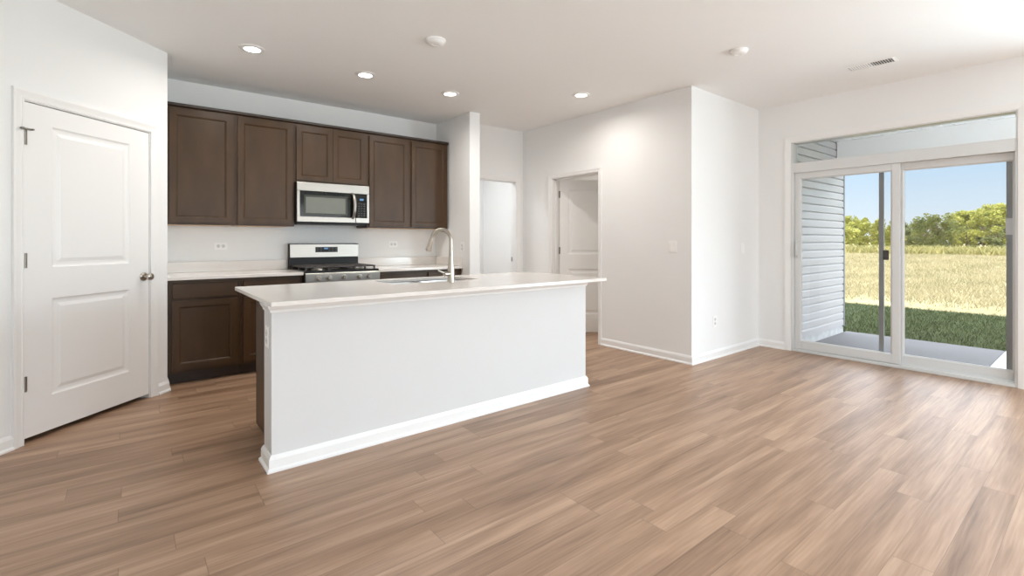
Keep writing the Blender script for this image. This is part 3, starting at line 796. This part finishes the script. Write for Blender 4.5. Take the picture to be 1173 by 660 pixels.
def detector(x, y, label, r):
    t = thing('smoke_detector', label, 'smoke detector', (x, y, H), 0)
    MB().lathe([(0, -0.0005), (r, -0.0005), (r, -0.010), (r * 0.95, -0.014), (r * 0.93, -0.016)], (0, 0, 0), (0, 0, 1), 32).build('mounting_base', 'plate', t, True)
    MB().lathe([(r * 0.90, -0.014), (r * 0.90, -0.018), (r * 0.80, -0.028), (r * 0.66, -0.033), (r * 0.35, -0.034), (r * 0.33, -0.031), (0, -0.031)], (0, 0, 0), (0, 0, 1), 32).build('cover', 'plate', t, True)
    MB().lathe([(0, -0.030), (0.010, -0.030), (0.009, -0.036), (0, -0.0365)], (r * 0.5, 0, 0), (0, 0, 1), 16).build('test_button', 'plate', t, True)
    return t
detector(1.828, 3.231, 'round white smoke detector on the ceiling above the island', 0.078)
detector(3.826, 1.895, 'round white smoke detector on the ceiling near the air vent', 0.070)
vt = thing('air_vent', 'white two-way ceiling air vent with dark slats', 'vent', (5.016, 1.332, H), R(2))
MB().sweep([(-0.060, -0.155), (0.060, -0.155), (0.060, 0.155), (-0.060, 0.155)], [(0, -0.001), (0, -0.007), (-0.022, -0.003), (-0.022, -0.001)], 'xy', 0, True).box(-0.060, 0.060, -0.005, 0.005, -0.008, -0.001).build('vent_frame', 'plate', vt)
MB().box(-0.060, 0.060, -0.155, 0.155, -0.002, -0.0008).build('duct_opening', 'vent_dark', vt)
for s_, nm in ((-1, 'louver_bank'), (1, 'louver_bank')):
    lv = MB()
    for i in range(8):
        yy = s_ * (0.014 + i * 0.0175)
        dy = s_ * 0.009
        lv.prism([(yy + dy, -0.0075), (yy + dy + 0.0015, -0.0075), (yy + 0.0015, -0.0022), (yy, -0.0022)], -0.060, 0.060, 'x')
    lv.build(nm, 'plate', vt)

# ================================================================== OUTSIDE
ZS = -0.085
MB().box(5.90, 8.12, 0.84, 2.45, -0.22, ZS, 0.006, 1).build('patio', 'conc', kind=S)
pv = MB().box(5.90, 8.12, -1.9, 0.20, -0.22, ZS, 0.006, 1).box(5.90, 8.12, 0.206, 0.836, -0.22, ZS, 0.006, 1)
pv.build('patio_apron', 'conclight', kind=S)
# siding wall, saw-tooth laps
SYF = 2.455
prof = [(2.50, 0.02)]
zz = 0.02
while zz < 2.58:
    for dy_, dz_ in ((-0.020, 0.0), (-0.020, 0.070), (-0.016, 0.080), (-0.006, 0.089), (0.0, 0.098)):
        prof.append((SYF + dy_, min(zz + dz_, 2.585)))
    zz += 0.0985
prof += [(2.50, 2.585)]
MB().prism(prof, 5.90, 7.955, 'x').build('wall_siding', 'siding', kind=S)
MB().box(5.90, 8.0, 2.50, 2.735, 0.02, H).build('wall_siding_back', 'siding', kind=S)
MB().box(7.95, 8.0, SYF - 0.024, 2.50, 0.0, 2.585, 0.003, 1).build('trim_corner_post', 'corner', kind=S)
MB().box(5.90, 7.99, SYF - 0.004, 2.735, -0.22, 0.02).build('wall_foundation', 'found', kind=S)
# porch soffit with grooves running out from the house, and the beam
so = MB()
y = -0.2
while y < 2.45:
    y2 = min(y + 0.098, 2.452)
    so.box(5.90, 8.3, y + 0.013, y2, 2.585, 2.60)
    y += 0.100
so.box(5.90, 8.3, -0.2, 2.452, 2.594, 2.62)
so.build('ceiling_porch', 'soffit', kind=S)
MB().box(7.67, 7.93, -0.15, 2.43, 2.205, 2.585, 0.004, 1).build('beam_porch', 'soffit', kind=S)
MB().box(7.68, 7.92, -0.14, 0.09, ZS, 2.205, 0.004, 1).build('pillar_porch', 'soffit', kind=S)
MB().box(8.28, 8.32, -0.2, 8.2, 2.58, 2.86).build('trim_fascia', 'soffit', kind=S)
# ground
MB().box(8.12, 12.1, -30, 40, -0.4, -0.12).box(5.90, 8.12, -30, -1.9, -0.4, -0.12).build('lawn', 'lawn', kind=S)
gm = MB()
gm.box(12.1, 400, -300, 300, -0.6, -0.12)
gm.build('field', 'meadow', kind=S)

def mesh_obj(name, verts, faces, m):
    me = bpy.data.meshes.new(name); me.from_pydata(verts, [], faces); me.update()
    me.materials.append(M[m]); o = bpy.data.objects.new(name, me); COL.objects.link(o); return o
def blades(rng, n, area, hmin, hmax, wd):
    vs, fs = [], []
    for i in range(n):
        x, y, sc = area(rng)
        h = rng.uniform(hmin, hmax) * sc; w = wd * sc
        a = rng.uniform(0, PI); lx, ly = rng.uniform(-.9, .9) * h, rng.uniform(-.9, .9) * h
        b = len(vs)
        vs += [(x - w * math.cos(a), y - w * math.sin(a), -0.125), (x + w * math.cos(a), y + w * math.sin(a), -0.125), (x + lx, y + ly, -0.12 + h)]
        fs.append((b, b + 1, b + 2))
    return vs, fs
rng = random.Random(3)
vs_, fs_ = blades(rng, 36000, lambda r: (r.uniform(8.14, 12.1), r.uniform(-1.5, 6.5), 1.0), 0.03, 0.065, 0.004)
tag(mesh_obj('lawn_grass', vs_, fs_, 'lawnblade'), 'short mown green grass in the shade beside the patio slab', 'grass', kind='stuff')
def mead(r):
    d = 12.4 * (57 / 12.4) ** (r.random() ** 0.8)
    # wedge seen through the glass, generously widened
    an = r.uniform(-0.12, 0.50)
    return d + r.uniform(0, 1.5), d * math.tan(an), 0.6 + d / 55
vs_, fs_ = blades(rng, 90000, mead, 0.05, 0.17, 0.010)
tag(mesh_obj('meadow_grass', vs_, fs_, 'hayblade'), 'tall dry pale yellow grass of the open field', 'grass', kind='stuff')

def weeds(r):
    d = r.uniform(59.5, 68); an = r.uniform(-0.12, 0.50)
    return d, d * math.tan(an), 1.0
vs_, fs_ = blades(rng, 9000, weeds, 0.25, 1.0, 0.10)
tag(mesh_obj('tall_weeds', vs_, fs_, 'weed'), 'tall olive green weeds at the foot of the far trees', 'weeds', kind='stuff')

# trees: a few source kinds, copied
def crown_mesh(seed, hgt, wid, nclump, nleaf, size, low=0.12):
    r = random.Random(seed); V, F = [], []
    cl = []
    for i in range(nclump):
        a = r.uniform(0, 2 * PI); t = r.random()
        z = hgt * (low + (1 - low) * r.random() ** 0.9)
        env = wid * (0.45 + 0.75 * math.sin(PI * min(1, max(0.08, z / hgt * 0.86)))) * 0.5
        d = env * math.sqrt(t)
        cl.append((d * math.cos(a), d * math.sin(a), z, r.uniform(0.35, 0.8) * wid * 0.19))
    for i in range(nleaf):
        cx, cy, cz, cr = r.choice(cl)
        v = Vector((r.gauss(0, 1), r.gauss(0, 1), r.gauss(0, 0.8)))
        v = v.normalized() * cr * (r.random() ** 0.4)
        p = Vector((cx, cy, max(0.1, cz))) + v
        if p.z < 0.05: p.z = 0.05
        u = Vector((r.gauss(0, 1), r.gauss(0, 1), r.gauss(0, 1))).normalized()
        w = u.orthogonal().normalized(); s_ = size * r.uniform(0.6, 1.3)
        b = len(V)
        V += [p - u * s_, p + w * s_ * 0.6, p + u * s_, p - w * s_ * 0.6]
        F.append((b, b + 1, b + 2, b + 3))
    return V, F
KINDS = []
for kd, (seed, h, w, nc, nl, sz, lm, low) in enumerate(((1, 4.6, 5.4, 46, 4200, 0.20, 'leaf_a', 0.08), (2, 6.0, 6.4, 52, 5200, 0.21, 'leaf_b', 0.08), (4, 7.4, 6.2, 50, 5200, 0.21, 'leaf_a', 0.14), (5, 3.4, 5.6, 36, 3600, 0.20, 'leaf_c', 0.02))):
    V, F = crown_mesh(seed, h, w, nc, nl, sz, low)
    t = bpy.data.objects.new('tree', None); COL.objects.link(t)
    f_ = mesh_obj('foliage', V, F, lm); f_.parent = t
    tr = MB()
    r = random.Random(seed)
    tr.tube([(0, 0, -0.1), (0.1, 0.05, h * 0.3), (0.0, 0.15, h * 0.6), (0.1, 0.1, h * 0.85)], [0.20, 0.16, 0.10, 0.03], 8)
    for q in range(6):
        a = q * 1.05 + r.random(); zb = h * r.uniform(0.15, 0.5); L_ = w * r.uniform(0.25, 0.42)
        tr.tube([(0.05, 0.05, zb), (L_ * .5 * math.cos(a), L_ * .5 * math.sin(a), zb + L_ * .35), (L_ * math.cos(a), L_ * math.sin(a), zb + L_ * .8)], [0.08, 0.06, 0.02], 6)
    tr.build('trunk', 'bark', t)
    KINDS.append((t, h))
CA, SA = math.cos(R(51.5)), math.sin(R(51.5))
def at(px, dist):      # a point on the ground 'dist' metres ahead, in the direction of the photograph's column px
    lat = (px - 586.5) / 553.0 * dist
    return (CA * dist + SA * lat, SA * dist - CA * lat, -0.12)
TREES = [  # bearing, distance, kind, scale, rotation, label
    (930, 76, 1, 0.80, 0.3, 'tree beyond the field hidden behind the siding wall edge'),
    (962, 72, 0, 0.86, 1.0, 'yellow-green bush beyond the field right beside the siding corner'),
    (984, 72, 0, 0.95, 2.2, 'bright yellow-green bush left of the grey screen stile'),
    (1008, 75, 0, 0.92, 3.1, 'bush beyond the field behind the left grey screen stile'),
    (1034, 84, 3, 0.80, 0.5, 'low olive bush in the gap right of the white meeting stile'),
    (1056, 76, 3, 1.10, 1.9, 'dark low bush left of the middle of the right pane'),
    (1073, 74, 1, 0.86, 2.7, 'rounded green tree in the left half of the right pane'),
    (1093, 75, 3, 1.25, 4.0, 'dense olive bush in the middle of the right pane'),
    (1108, 73, 2, 0.74, 0.9, 'yellow-green tree in the middle of the right pane'),
    (1126, 77, 1, 0.92, 5.1, 'green tree just right of the middle of the right pane'),
    (1141, 72, 2, 0.86, 3.9, 'tallest yellow-green tree, left of the right grey stile'),
    (1163, 75, 2, 0.84, 2.0, 'yellow-green tree behind the right grey stile'),
    (1188, 76, 1, 0.95, 1.3, 'green tree at the right edge of the far tree line'),
    (1150, 70, 3, 0.85, 5.5, 'low dark bush at the foot of the tallest tree'),
]
first = {}
DEPTHS = [88, 72, 80, 73, 92, 82, 70, 90, 76, 84, 71, 79, 88, 70]
for (px, dist, kd, sc_, rz, lb), dnew in zip(TREES, DEPTHS):
    sc_ *= dnew / dist; dist = dnew
    src, h = KINDS[kd]
    if kd not in first:
        o = src; first[kd] = o; o.location = at(px, dist)
    else:
        o = copy_thing(src, at(px, dist))
    o.rotation_euler = (0, 0, rz); o.scale = (sc_, sc_, sc_)
    tag(o, lb, 'tree', 'trees beyond the field')
    o.name = 'bush' if kd in (0, 3) else 'tree'
